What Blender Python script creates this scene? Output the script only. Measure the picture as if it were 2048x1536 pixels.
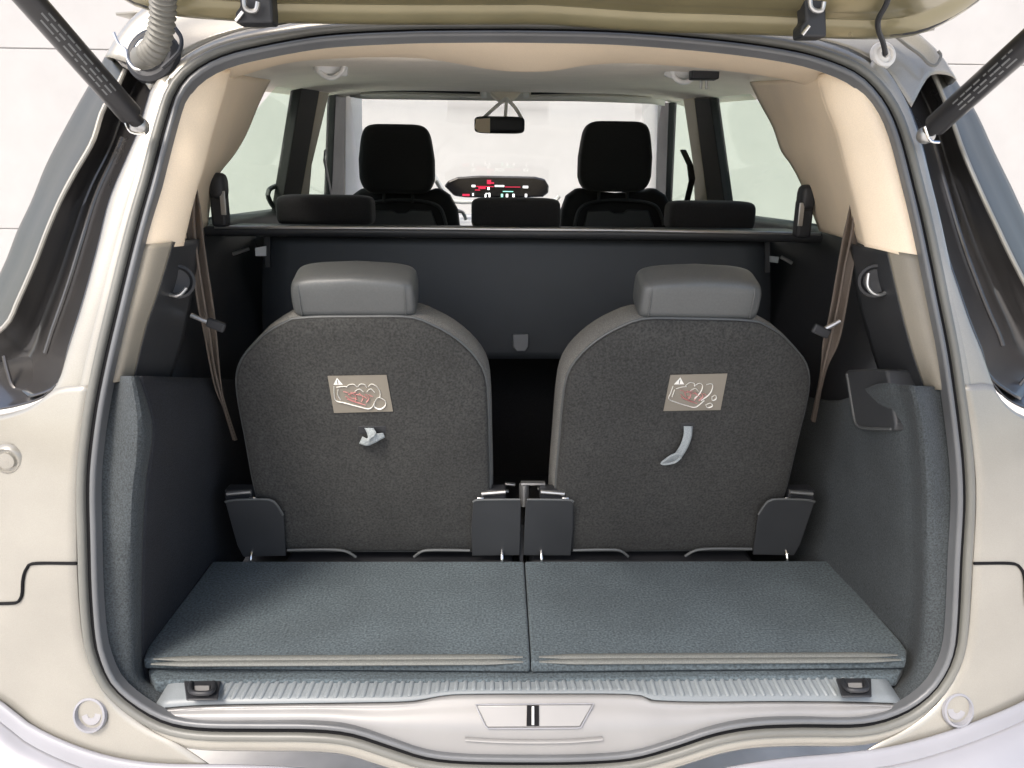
import bpy, bmesh, math, random
from mathutils import Vector, Matrix, Euler
random.seed(7)
sc = bpy.context.scene
for o in list(bpy.data.objects):
    bpy.data.objects.remove(o)

# ------------------------------------------------------------------ camera
FPX = 1518.0                      # focal length in photo pixels (photo 2048 x 1536)
CAM = Vector((-0.063, -0.93, 1.30))
CROT = (Matrix.Rotation(math.radians(-1.77), 3, 'Z') @ Matrix.Rotation(math.radians(75.0), 3, 'X')
        @ Matrix.Rotation(math.radians(0.7), 3, 'Z'))
cd = bpy.data.cameras.new('camera')
cd.sensor_width = 36.0
cd.lens = FPX / 2048.0 * 36.0
cd.clip_start = 0.02
cd.clip_end = 500
cam = bpy.data.objects.new('camera', cd)
cam.matrix_world = Matrix.Translation(CAM) @ CROT.to_4x4()
sc.collection.objects.link(cam)
sc.camera = cam

# ------------------------------------------------------------------ sky, sun, exposure
SUN_EL, SUN_AZ = math.radians(51), math.radians(34)      # behind the camera, a little to the left
sdir = Vector((-math.sin(SUN_AZ) * math.cos(SUN_EL), -math.cos(SUN_AZ) * math.cos(SUN_EL), math.sin(SUN_EL)))
w = bpy.data.worlds.new('World')
sc.world = w
w.use_nodes = True
nt = w.node_tree
sky = nt.nodes.new('ShaderNodeTexSky')
sky.sky_type = 'NISHITA'
sky.sun_disc = False
sky.sun_elevation = SUN_EL
sky.sun_rotation = math.atan2(sdir.x, sdir.y)
sky.air_density = 1.0
sky.dust_density = 4.0
bg = nt.nodes['Background']
bg.inputs[1].default_value = 0.15
nt.links.new(sky.outputs[0], bg.inputs[0])
sl = bpy.data.lights.new('sun', 'SUN')
sl.energy = 1.3
sl.angle = math.radians(16)
sl.color = (1.0, 0.95, 0.88)
so = bpy.data.objects.new('sun', sl)
so.rotation_euler = (-sdir).to_track_quat('-Z', 'Y').to_euler()
so.location = (-2, -6, 6)
sc.collection.objects.link(so)
vs = sc.view_settings
vs.view_transform = 'Standard'
vs.look = 'None'
vs.gamma = 1.0
vs.use_curve_mapping = False
vs.exposure = 1.12
sc.cycles.use_denoising = True
sc.cycles.max_bounces = 10
sc.cycles.diffuse_bounces = 6
sc.cycles.transparent_max_bounces = 16

# ------------------------------------------------------------------ pixel -> place
def ray(px, py):
    return CROT @ Vector(((px - 1024.0) / FPX, -(py - 768.0) / FPX, -1.0))
def UY(px, py, Y):
    d = ray(px, py); return CAM + d * ((Y - CAM.y) / d.y)
def UZ(px, py, Z):
    d = ray(px, py); return CAM + d * ((Z - CAM.z) / d.z)
def hit(px, py, g):
    d = ray(px, py); t0 = 0.25
    while t0 < 12 and g(CAM + d * (t0 + 0.05)) < 0:
        t0 += 0.05
    a, b = t0, t0 + 0.05
    for _ in range(30):
        m = (a + b) / 2
        if g(CAM + d * m) < 0: a = m
        else: b = m
    return CAM + d * b
def curve1(tab, x):                      # smooth 1-D table
    if x <= tab[0][0]:
        s = (tab[1][1] - tab[0][1]) / (tab[1][0] - tab[0][0]); return tab[0][1] + s * (x - tab[0][0])
    if x >= tab[-1][0]:
        s = (tab[-1][1] - tab[-2][1]) / (tab[-1][0] - tab[-2][0]); return tab[-1][1] + s * (x - tab[-1][0])
    for i in range(len(tab) - 1):
        if tab[i][0] <= x <= tab[i + 1][0]: break
    def sl(k):
        k0, k1 = max(k - 1, 0), min(k + 1, len(tab) - 1)
        return (tab[k1][1] - tab[k0][1]) / (tab[k1][0] - tab[k0][0])
    h = tab[i + 1][0] - tab[i][0]; t = (x - tab[i][0]) / h
    return ((2*t**3 - 3*t*t + 1) * tab[i][1] + (t**3 - 2*t*t + t) * h * sl(i)
            + (-2*t**3 + 3*t*t) * tab[i + 1][1] + (t**3 - t*t) * h * sl(i + 1))
ATAB = [(.40, -.035), (.50, -.022), (.57, -.008), (.65, .0), (.80, .012), (1.0, .05), (1.2, .11), (1.35, .17), (1.51, .25), (1.7, .37)]
def A(x, z):                             # the tail opening: leans forward with height, wraps forward at the sides
    e = max(0.0, abs(x) - .62)
    return curve1(ATAB, z) + .06 * min(x * x, .5) + (.9 * e * e if e < .15 else .9 * .0225 + .27 * (e - .15))
def UA(px, py, off=0.0):
    return hit(px, py, lambda p: p.y - A(p.x, p.z) - off)
def side_x(z): return .68 - .225 * (z - 1.19)
def US(px, py, s, off=0.0):              # cabin side wall, s=-1 left, +1 right
    return hit(px, py, lambda p: s * p.x - side_x(p.z) - off)

# ------------------------------------------------------------------ mesh helpers
COL = sc.collection
WL = {}
FLIP = [False]
def thing(name, loc, label, cat, group=None):
    o = bpy.data.objects.new(name, None); COL.objects.link(o)
    loc = Vector(loc); o.location = loc; o.empty_display_size = .1
    WL[o.name] = loc; o['label'] = label; o['category'] = cat; o['kind'] = 'thing'
    if group: o['group'] = group
    return o
def obj(name, vf, mat, parent=None, smooth=True, bevel=0, seg=2, solid=0, soff=0.0, sub=0, label=None, kind=None, angle=40):
    verts, faces = vf
    verts = [Vector(v) for v in verts]
    if FLIP[0]:
        verts = [Vector((-v.x, v.y, v.z)) for v in verts]; faces = [tuple(reversed(f)) for f in faces]
    lo = Vector([min(v[i] for v in verts) for i in range(3)]); hi = Vector([max(v[i] for v in verts) for i in range(3)])
    c = Vector(((lo.x + hi.x) / 2, (lo.y + hi.y) / 2, lo.z))
    me = bpy.data.meshes.new(name)
    me.from_pydata([v - c for v in verts], [], faces)
    bm = bmesh.new(); bm.from_mesh(me); bmesh.ops.recalc_face_normals(bm, faces=bm.faces)
    bm.to_mesh(me); bm.free()
    me.materials.append(mat)
    if smooth:
        me.shade_smooth()
        if angle: me.set_sharp_from_angle(angle=math.radians(angle))
    o = bpy.data.objects.new(name, me); COL.objects.link(o)
    o.location = c - (WL[parent.name] if parent else Vector())
    if parent: o.parent = parent
    WL[o.name] = c
    if solid:
        m = o.modifiers.new('solid', 'SOLIDIFY'); m.thickness = solid; m.offset = soff
    if bevel:
        m = o.modifiers.new('bevel', 'BEVEL'); m.width = bevel; m.segments = seg; m.limit_method = 'ANGLE'; m.angle_limit = math.radians(35)
    if sub:
        m = o.modifiers.new('sub', 'SUBSURF'); m.levels = sub; m.render_levels = sub
    if label: o['label'] = label
    if kind: o['kind'] = kind
    return o
def dup(o, loc, rot=None):               # a further piece that shares the mesh
    c = o.copy(); COL.objects.link(c); par = o.parent
    c.location = Vector(loc) - (WL[par.name] if par else Vector())
    if rot: c.rotation_euler = rot
    WL[c.name] = Vector(loc)
    return c
def cr(p0, p1, p2, p3, t):
    return .5 * ((2*p1) + (-p0 + p2)*t + (2*p0 - 5*p1 + 4*p2 - p3)*t*t + (-p0 + 3*p1 - 3*p2 + p3)*t**3)
def resample(pts, n, closed=False, smooth=True):
    pts = [Vector(p) for p in pts]; K = len(pts)
    if K == 1: return [pts[0].copy() for _ in range(n)]
    dense = []
    segs = K if closed else K - 1
    for i in range(segs):
        if closed: q = [pts[(i + k) % K] for k in (-1, 0, 1, 2)]
        else: q = [pts[min(max(i + k, 0), K - 1)] for k in (-1, 0, 1, 2)]
        for j in range(12):
            t = j / 12
            dense.append(cr(*q, t) if smooth else q[1].lerp(q[2], t))
    dense.append(pts[0] if closed else pts[-1])
    L = [0]
    for a, b in zip(dense, dense[1:]): L.append(L[-1] + (b - a).length)
    out = []; k = 0
    cnt = n if closed else n - 1
    for i in range(n):
        s = L[-1] * i / cnt
        while k < len(L) - 2 and L[k + 1] < s: k += 1
        d = L[k + 1] - L[k]
        out.append(dense[k].lerp(dense[k + 1], (s - L[k]) / d if d > 1e-9 else 0))
    return out
def grid(rows, closed_u=False, closed_v=False):
    nu = len(rows[0]); nv = len(rows)
    v = [p for r in rows for p in r]; f = []
    for j in range(nv if closed_v else nv - 1):
        for i in range(nu if closed_u else nu - 1):
            a = j * nu + i; b = j * nu + (i + 1) % nu; c = ((j + 1) % nv) * nu + (i + 1) % nu; d = ((j + 1) % nv) * nu + i
            f.append((a, b, c, d))
    return v, f
def loft(rails, n=32, m=4, sm=True, smx=True):
    R = [resample(r, n, smooth=sm) for r in rails]
    mm = m * (len(R) - 1) + 1
    cols = []
    for i in range(n):
        pts = [r[i] for r in R]
        col = []
        for k in range(len(R) - 1):
            q = [pts[min(max(k + e, 0), len(R) - 1)] for e in (-1, 0, 1, 2)]
            for j in range(m):
                col.append(cr(*q, j / m) if smx else q[1].lerp(q[2], j / m))
        col.append(pts[-1]); cols.append(col)
    return grid(cols)
def merge(*vfs):
    V, F = [], []
    for v, f in vfs:
        b = len(V); V += list(v); F += [tuple(i + b for i in q) for q in f]
    return V, F
def frames(path, closed=False, up=None):
    n = len(path); out = []; prev = None
    for i in range(n):
        if closed: t = path[(i + 1) % n] - path[i - 1]
        else: t = path[min(i + 1, n - 1)] - path[max(i - 1, 0)]
        t = t.normalized()
        if prev is None:
            ref = up or (Vector((0, 0, 1)) if abs(t.z) < .9 else Vector((1, 0, 0)))
            b = t.cross(ref).normalized()
        else:
            b = (prev - t * prev.dot(t)).normalized()
        prev = b
        out.append((t, b, t.cross(b)))
    return out
def tube(path, r, seg=12, closed=False, caps=True, flat=1.0):
    fr = frames(path, closed); rows = []
    for i, p in enumerate(path):
        rr = r(i / (len(path) - 1)) if callable(r) else r
        t, b, n = fr[i]
        rows.append([p + b * (math.cos(a) * rr) + n * (math.sin(a) * rr * flat) for a in [2 * math.pi * k / seg for k in range(seg)]])
    v, f = grid(rows, True, closed)
    if caps and not closed:
        f.append(tuple(range(seg))); f.append(tuple(len(v) - seg + k for k in range(seg)))
    return v, f
def ribbon(left, right, th=.0012):
    return loft([left, right], n=max(8, 4 * len(left)), m=2)
def box(c, s, rot=None):
    c = Vector(c); R = rot.to_matrix() if isinstance(rot, Euler) else (rot or Matrix.Identity(3))
    v = [c + R @ Vector((x * s[0] / 2, y * s[1] / 2, z * s[2] / 2)) for x in (-1, 1) for y in (-1, 1) for z in (-1, 1)]
    return v, [(0, 1, 3, 2), (4, 6, 7, 5), (0, 4, 5, 1), (2, 3, 7, 6), (0, 2, 6, 4), (1, 5, 7, 3)]
def prism(outline, d):
    n = len(outline); d = Vector(d)
    v = [Vector(p) for p in outline] + [Vector(p) + d for p in outline]
    f = [tuple(range(n)), tuple(range(2 * n - 1, n - 1, -1))] + [(i, (i + 1) % n, n + (i + 1) % n, n + i) for i in range(n)]
    return v, f
def pillow(c, s, ex=.35, ez=.35, nu=40, nv=24, rot=None, bulge=None):
    c = Vector(c); R = rot.to_matrix() if rot else Matrix.Identity(3)
    sg = lambda a, e: math.copysign(abs(a) ** e, a)
    rows = []
    for j in range(nv + 1):
        ph = -math.pi / 2 + math.pi * j / nv
        row = []
        for i in range(nu):
            th = 2 * math.pi * i / nu
            # axis of the pole is X (the width), cross-section in Y,Z
            p = Vector((sg(math.sin(ph), ex) * s[0] / 2, sg(math.cos(ph), ex) * sg(math.cos(th), ez) * s[1] / 2,
                        sg(math.cos(ph), ex) * sg(math.sin(th), ez) * s[2] / 2))
            if bulge: p = bulge(p)
            row.append(c + R @ p)
        rows.append(row)
    return grid(rows, True)
def lathe(c, axis, prof, seg=24):
    axis = Vector(axis).normalized(); ref = Vector((0, 0, 1)) if abs(axis.z) < .9 else Vector((1, 0, 0))
    b = axis.cross(ref).normalized(); n = axis.cross(b); c = Vector(c)
    rows = [[c + axis * h + (b * math.cos(a) + n * math.sin(a)) * r for a in [2 * math.pi * k / seg for k in range(seg)]] for r, h in prof]
    return grid(rows, True)

# ------------------------------------------------------------------ materials
def mat(name, col, rough=.5, metal=0, spec=.5, coat=0, nscale=0, namt=0, bump=0, bscale=None, blotch=0, sheen=0, emit=None, coatr=.1, stretch=None):
    m = bpy.data.materials.new(name); m.use_nodes = True
    t = m.node_tree; b = t.nodes['Principled BSDF']
    b.inputs['Base Color'].default_value = (*col, 1); b.inputs['Roughness'].default_value = rough
    b.inputs['Metallic'].default_value = metal; b.inputs['Specular IOR Level'].default_value = spec
    b.inputs['Coat Weight'].default_value = coat; b.inputs['Coat Roughness'].default_value = coatr
    if sheen: b.inputs['Sheen Weight'].default_value = sheen
    if emit:
        b.inputs['Emission Color'].default_value = (*col, 1); b.inputs['Emission Strength'].default_value = emit
    geo = t.nodes.new('ShaderNodeNewGeometry')
    src = geo.outputs['Position']
    if stretch:
        mp = t.nodes.new('ShaderNodeMapping'); mp.inputs['Scale'].default_value = stretch
        t.links.new(src, mp.inputs[0]); src = mp.outputs[0]
    colsock = None
    if nscale:
        nz = t.nodes.new('ShaderNodeTexNoise'); nz.inputs['Scale'].default_value = nscale; nz.inputs['Detail'].default_value = 3
        t.links.new(src, nz.inputs['Vector'])
        rp = t.nodes.new('ShaderNodeValToRGB')
        rp.color_ramp.elements[0].position = .3; rp.color_ramp.elements[1].position = .7
        lo = [max(0, c * (1 - namt)) for c in col]; hi = [min(1, c * (1 + namt)) for c in col]
        rp.color_ramp.elements[0].color = (*lo, 1); rp.color_ramp.elements[1].color = (*hi, 1)
        t.links.new(nz.outputs[0], rp.inputs[0]); colsock = rp.outputs[0]
    if blotch:
        n2 = t.nodes.new('ShaderNodeTexNoise'); n2.inputs['Scale'].default_value = 9; n2.inputs['Detail'].default_value = 4
        t.links.new(geo.outputs['Position'], n2.inputs['Vector'])
        mr = t.nodes.new('ShaderNodeMapRange'); mr.inputs[1].default_value = .3; mr.inputs[2].default_value = .7
        mr.inputs[3].default_value = 1 - blotch; mr.inputs[4].default_value = 1 + blotch
        t.links.new(n2.outputs[0], mr.inputs[0])
        mx = t.nodes.new('ShaderNodeMix'); mx.data_type = 'RGBA'; mx.blend_type = 'MULTIPLY'; mx.inputs[0].default_value = 1
        if colsock: t.links.new(colsock, mx.inputs[6])
        else: mx.inputs[6].default_value = (*col, 1)
        t.links.new(mr.outputs[0], mx.inputs[7]); colsock = mx.outputs[2]
        m2 = t.nodes.new('ShaderNodeMapRange'); m2.inputs[3].default_value = max(.02, rough - .08); m2.inputs[4].default_value = min(1, rough + .08)
        t.links.new(n2.outputs[0], m2.inputs[0]); t.links.new(m2.outputs[0], b.inputs['Roughness'])
    if colsock: t.links.new(colsock, b.inputs['Base Color'])
    if bump:
        n3 = t.nodes.new('ShaderNodeTexNoise'); n3.inputs['Scale'].default_value = bscale or nscale or 300; n3.inputs['Detail'].default_value = 2
        t.links.new(src, n3.inputs['Vector'])
        bp = t.nodes.new('ShaderNodeBump'); bp.inputs['Strength'].default_value = bump; bp.inputs['Distance'].default_value = .002
        t.links.new(n3.outputs[0], bp.inputs['Height']); t.links.new(bp.outputs[0], b.inputs['Normal'])
    return m
def glassmat(name, tint, refl=.02):
    m = bpy.data.materials.new(name); m.use_nodes = True; t = m.node_tree
    t.nodes.remove(t.nodes['Principled BSDF'])
    tr = t.nodes.new('ShaderNodeBsdfTransparent'); tr.inputs[0].default_value = (*tint, 1)
    gl = t.nodes.new('ShaderNodeBsdfGlossy'); gl.inputs['Roughness'].default_value = .03
    lw = t.nodes.new('ShaderNodeLayerWeight'); lw.inputs[0].default_value = .5
    pw = t.nodes.new('ShaderNodeMath'); pw.operation = 'POWER'; pw.inputs[1].default_value = 5
    t.links.new(lw.outputs['Facing'], pw.inputs[0])
    fr = t.nodes.new('ShaderNodeMath'); fr.operation = 'MULTIPLY_ADD'; fr.inputs[1].default_value = .25; fr.inputs[2].default_value = refl
    t.links.new(pw.outputs[0], fr.inputs[0])
    mx = t.nodes.new('ShaderNodeMixShader')
    t.links.new(fr.outputs[0], mx.inputs[0]); t.links.new(tr.outputs[0], mx.inputs[1]); t.links.new(gl.outputs[0], mx.inputs[2])
    t.links.new(mx.outputs[0], t.nodes['Material Output'].inputs[0])
    return m
PAINT = mat('champagne_paint', (.315, .30, .262), .32, metal=.25, coat=.6, blotch=.07, nscale=900, namt=.06)
PAINT_OL_REFL = mat('body_paint_olive_reflection', (.25, .22, .125), .3, metal=.35, coat=.6, blotch=.1)  # body paint copy, underside shade and olive reflection put into the colour
PAINT_DK_REFL = mat('body_paint_dark_reflection', (.055, .052, .05), .3, metal=.5, coat=.7, blotch=.12)  # body paint copy, dark reflections of the gutters put into the colour
PILLARP = mat('olive_grey_gloss_panel', (.062, .061, .05), .42, coat=.1, blotch=.08, coatr=.3)
BUMPER = mat('silver_lilac_bumper_paint', (.33, .325, .34), .3, metal=.2, coat=.6, blotch=.05)
BUMPSEAM = mat('grey_bumper_edge', (.27, .27, .29), .45, blotch=.06)
RUBBERL = mat('pale_rubber', (.15, .15, .135), .4, spec=.5, bump=.05, bscale=500, blotch=.1)
RUBBER = mat('rubber', (.12, .125, .13), .36, spec=.6, bump=.05, bscale=500, blotch=.1)
BLACKR = mat('black_rubber', (.008, .008, .009), .8, spec=.15)
BEIGE = mat('beige_trim', (.86, .72, .54), .6, nscale=700, namt=.05, bump=.06, bscale=900, blotch=.04)
HEADL = mat('headliner_fabric', (.76, .70, .60), .9, nscale=500, namt=.08, bump=.1, bscale=600, blotch=.05, sheen=.2)
TAN = mat('grey_tan_plastic', (.21, .19, .15), .5, nscale=900, namt=.06, bump=.08, bscale=1200, blotch=.06)
DPLAST = mat('dark_plastic', (.022, .023, .026), .5, bump=.1, bscale=900, blotch=.1)
MPLAST = mat('charcoal_plastic', (.036, .038, .041), .45, bump=.08, bscale=900, blotch=.1)
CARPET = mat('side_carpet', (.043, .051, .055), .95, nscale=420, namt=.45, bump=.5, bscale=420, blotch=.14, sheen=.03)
CARPET_SHADE = mat('side_carpet_shaded', (.018, .020, .025), .95, nscale=420, namt=.45, bump=.5, bscale=420, blotch=.14)  # side carpet copy with the left wall's shade put into the colour
FLOORC = mat('floor_carpet', (.069, .088, .098), .95, nscale=270, namt=.5, bump=.45, bscale=270, blotch=.14, sheen=.03)
SEATC = mat('seat_back_carpet', (.033, .0335, .032), .95, nscale=270, namt=.45, bump=.45, bscale=270, blotch=.16, sheen=.03)
PIPEM = mat('grey_piping', (.125, .13, .12), .6, nscale=500, namt=.25, bump=.2)
LEATH = mat('grey_leatherette', (.085, .09, .09), .40, nscale=300, namt=.06, bump=.1, bscale=700, blotch=.06)
MESHF = mat('grey_knit_fabric', (.17, .17, .16), .9, nscale=500, namt=.35, bump=.4, bscale=500)
DFAB = mat('black_fabric', (.012, .012, .013), .9, nscale=400, namt=.4, bump=.3, bscale=500, sheen=.1)
BELT = mat('brown_webbing', (.13, .105, .085), .6, nscale=800, namt=.25, bump=.3, bscale=900, stretch=(1, 1, 4))
SILLP = mat('ribbed_sill_plastic', (.185, .205, .215), .42, nscale=700, namt=.06, blotch=.07)
SILLC = mat('pale_sill_cover', (.25, .246, .24), .45, metal=.1, coat=.3, blotch=.06)
CHROME = mat('bright_metal', (.75, .75, .74), .22, metal=1)
STEEL = mat('zinc_metal', (.5, .5, .49), .35, metal=.9, blotch=.15)
STICK = mat('sticker_taupe', (.20, .18, .145), .5, blotch=.06)
WHITEP = mat('white_print', (.8, .79, .74), .5)
REDP = mat('red_print', (.6, .28, .27), .5)
STRAP = mat('grey_strap', (.27, .30, .31), .7, nscale=600, namt=.2, bump=.3, bscale=700)
WHITET = mat('white_tag', (.75, .76, .75), .5)
DASH = mat('pale_dashboard', (.60, .60, .59), .55, blotch=.05)
SCREEN = mat('screen_black', (.012, .012, .014), .12, coat=.5)
EMRED = mat('screen_red', (.5, .02, .06), emit=.45)
EMWHT = mat('screen_white', (.85, .85, .85), emit=.9)
EMGRN = mat('screen_green', (.3, .8, .6), emit=.6)
WALLM = mat('white_painted_panel', (.40, .392, .383), .8, nscale=3, namt=.03, bump=.08, bscale=40, blotch=.02)
JOINT = mat('joint_filler', (.37, .355, .34), .9)
CONC = mat('concrete_ground', (.68, .65, .60), .9, nscale=6, namt=.15, bump=.2, bscale=60, blotch=.06)
APIL = mat('pale_pillar_trim', (.75, .73, .69), .6, blotch=.04)
OLIVE = mat('olive_beige_pillar', (.40, .35, .24), .6, blotch=.06)
GTINT = glassmat('green_tinted_glass', (.86, .93, .87))
GCLEAR = glassmat('clear_glass', (.98, .99, .98))
GREYH = mat('grey_ribbed_hose', (.17, .165, .145), .5, blotch=.1)

# ------------------------------------------------------------------ setting: ground and wall
g = obj('ground', ([(-30, -30, 0), (30, -30, 0), (30, 30, 0), (-30, 30, 0)], [(0, 1, 2, 3)]), CONC)
g['kind'] = 'structure'; g['label'] = 'pale concrete ground under the car'
WY = 5.6
zj = [UY(60, y, WY).z for y in (458, 97)]
dz = zj[1] - zj[0]
wall = thing('panel_wall', (0, WY, 0), 'white painted panel wall with fine horizontal joints in front of the car', 'wall')
obj('backing', box((0, WY + .072, 2.3), (17.0, .12, 4.6)), JOINT, wall)
zs = [0.0, zj[0], zj[1], zj[1] + dz, 4.6]
if zs[1] > 1.2: zs = [0.0, zj[0] - dz / 1, ] + zs[1:] if zj[0] - dz > .2 else zs
xs = [-8.5, -2.75, 2.75, 8.5]
for i in range(3):
    for j in range(len(zs) - 1):
        x0, x1, z0, z1 = xs[i] + .003, xs[i + 1] - .003, zs[j] + .003, zs[j + 1] - .003
        obj('panel', box(((x0 + x1) / 2, WY + .03, (z0 + z1) / 2), (x1 - x0, .06, z1 - z0)), WALLM, wall, bevel=.006)

# ------------------------------------------------------------------ the car: tail opening
car = thing('car', (0, 0, 0.2), 'champagne people carrier seen through its open tailgate', 'car')
SEALPX = [(1060,58),(1250,63),(1450,80),(1587,100),(1665,122),(1720,148),(1758,185),(1785,228),(1806,285),(1828,370),(1845,440),
 (1862,520),(1880,610),(1898,700),(1913,801),(1924,890),(1929,950),(1930,1020),(1924,1125),(1919,1233),(1912,1300),(1893,1350),
 (1860,1393),(1805,1430),(1726,1452),(1600,1453),(1509,1457),(1430,1471),(1350,1497),(1270,1519),(1180,1527),(1066,1529),(930,1527),
 (850,1518),(780,1496),(700,1471),(620,1463),(507,1462),(400,1460),(330,1447),(270,1415),(222,1372),(197,1320),(186,1270),(179,1180),
 (176,1080),(174,988),(177,920),(190,818),(210,717),(234,615),(261,504),(282,425),(301,359),(328,256),(349,190),(368,160),(393,137),
 (440,112),(513,92),(646,69),(800,60),(910,58)]
SEAL3 = resample([UA(x, y) for x, y in SEALPX], 220, closed=True)
cen = sum(SEAL3, Vector()) / len(SEAL3)
def sweepA(prof, path=SEAL3):
    n = len(path); rows = []
    for i in range(n):
        p = path[i]; t = (path[(i + 1) % n] - path[i - 1]).normalized()
        e = .004
        N = Vector(((A(p.x + e, p.z) - A(p.x - e, p.z)) / (2 * e), -1, (A(p.x, p.z + e) - A(p.x, p.z - e)) / (2 * e))).normalized()
        B = t.cross(N).normalized()
        if i == 0: s = 1 if B.dot(p - cen) > 0 else -1
        B = B * s
        rows.append([p + B * b + N * h for b, h in prof])
    return grid(rows, False, True)
def arc(cb, ch, r, a0, a1, k=8):
    return [(cb + r * math.cos(math.radians(a0 + (a1 - a0) * i / k)), ch + r * math.sin(math.radians(a0 + (a1 - a0) * i / k))) for i in range(k + 1)]
seal = obj('rubber_seal', sweepA([(-.0120, -.014)] + arc(-.0075, -.001, .0042, 200, -10, 8) + [(-.0030, -.009)]),
           RUBBER, car, label='grey rubber weather seal running round the tail opening')
obj('seal_groove', sweepA([(-.0045, -.0040), (.0045, -.0040)]), BLACKR, seal)
obj('seal_lip', sweepA([(.0022, -.010)] + arc(.0100, -.0025, .0060, 185, -5, 8) + [(.0162, -.013)]), RUBBERL, seal)
obj('opening_flange', sweepA([(.0145, -.008), (.0165, -.0035), (.022, -.002), (.030, -.004), (.036, -.012), (.038, -.03)]), PAINT, car,
    label='champagne painted flange outside the rubber seal')

# pillar gutters, both sides (rails traced in the photograph)
L1 = [(328,144),(308,172),(295,211),(281,259),(255,320),(222,400),(197,500),(170,600),(140,695),(112,775),(60,815),(0,835),(-90,850)]
L1S = [(360,172),(338,200),(325,240),(312,290),(298,345),(278,420),(252,515),(224,625),(200,720),(178,820),(168,880),(162,930),(160,960)]
L2 = [(250,140),(232,178),(205,222),(185,284),(150,345),(121,400),(95,460),(70,525),(37,600),(10,652),(-60,700)]
L3 = [(222,108),(191,164),(144,246),(103,325),(73,400),(44,461),(20,523),(-15,590),(-60,660),(-120,720)]
LG1 = [(328,144),(308,172),(295,211),(281,259),(255,320),(222,400),(197,500),(170,600),(140,695),(118,770),(60,795)]
R1 = [(1745,112),(1780,150),(1812,205),(1829,249),(1843,294),(1860,376),(1891,505),(1913,573),(1938,646),(1962,705),(1982,763),(2003,802),(2048,836),(2130,855)]
R1S = [(1735,150),(1762,188),(1786,228),(1806,282),(1818,330),(1836,400),(1860,510),(1876,590),(1892,670),(1906,750),(1918,830),(1925,880),(1930,930),(1934,965)]
R2 = [(1862,138),(1882,182),(1904,239),(1928,307),(1962,386),(1992,450),(2018,505),(2048,563),(2080,620),(2130,690)]
R3 = [(1895,155),(1911,178),(1945,232),(1980,307),(2014,376),(2048,448),(2110,560),(2190,700)]
RG1 = [(1745,112),(1780,150),(1812,205),(1829,249),(1843,294),(1860,376),(1891,505),(1913,573),(1938,646),(1962,705),(1978,755),(2040,800)]
def mid(a, b, t, n=40):
    a = resample([(x, y, 0) for x, y in a], n); b = resample([(x, y, 0) for x, y in b], n)
    return [((p.lerp(q, t)).x, (p.lerp(q, t)).y) for p, q in zip(a, b)]
def ra(pts, off=0.0): return [UA(x, y, off) for x, y in pts]
for side, (l1, l1s, lg, l2, l3) in enumerate(((L1, L1S, LG1, L2, L3), (R1, R1S, RG1, R2, R3))):
    sx = -1 if side == 0 else 1
    obj('pillar_flange', loft([ra(l1s, .012), ra(mid(l1s, l1, .5), .004), ra(l1, .006), [p + Vector((0, .02, 0)) for p in ra(l1, .012)]], 44, 4), PAINT, car, solid=.002)
    gut = obj('pillar_gutter', loft([ra(lg, .010), ra(mid(lg, l2, .22), .055), ra(mid(lg, l2, .5), .085), ra(mid(lg, l2, .8), .06), ra(l2, .040)], 44, 5), PAINT_DK_REFL, car, solid=.002,
        label='dark glossy rain gutter beside the tail opening')
    # crease inside the gutter
    cpx = mid(lg, l2, .34, 30)[6:26]
    obj('gutter_crease', tube([UA(x, y, .066) for x, y in cpx], .0035, 8), PAINT_DK_REFL, gut)
    obj('gutter_edge', tube([UA(x, y, .037) for x, y in mid(l2, l3, .0, 40)], .0035, 8), PAINT, gut)
    outer = ra(l3, .13)
    obj('quarter_panel', loft([ra(l2, .046), ra(mid(l2, l3, .12), .046), ra(mid(l2, l3, .6), .075), outer, [p + Vector((sx * .02, .25, 0)) for p in outer], [p + Vector((sx * .06, .7, .01)) for p in outer]], 44, 4),
        PILLARP, car, solid=.002, label='olive grey glossy rear pillar skin')
    # pocket at the foot of the gutter
    if side == 0:
        top = [(-90, 640), (-20, 665), (40, 688), (95, 705), (135, 712)]; bot = [(-90, 835), (-20, 822), (35, 812), (85, 795), (118, 765)]
    else:
        top = [(2150, 640), (2090, 680), (2045, 712), (2010, 735), (1975, 745)]; bot = [(2150, 838), (2090, 830), (2045, 815), (2010, 795), (1985, 765)]
    obj('gutter_pocket', loft([ra(top, .092), ra(mid(top, bot, .45, 10), .070), ra(mid(top, bot, .85, 10), .03), ra(bot, .010)], 24, 5), PAINT_DK_REFL, gut, solid=.002)
    if side == 0: lp = [(8, 712), (16, 745), (28, 775), (60, 790), (100, 770)]
    else: lp = [(2060, 745), (2040, 770), (2022, 790), (2002, 785), (1990, 770)]
    obj('pocket_lip', tube(resample([UA(x, y, .046) for x, y in lp], 24), .003, 8), PAINT_DK_REFL, gut)

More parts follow.
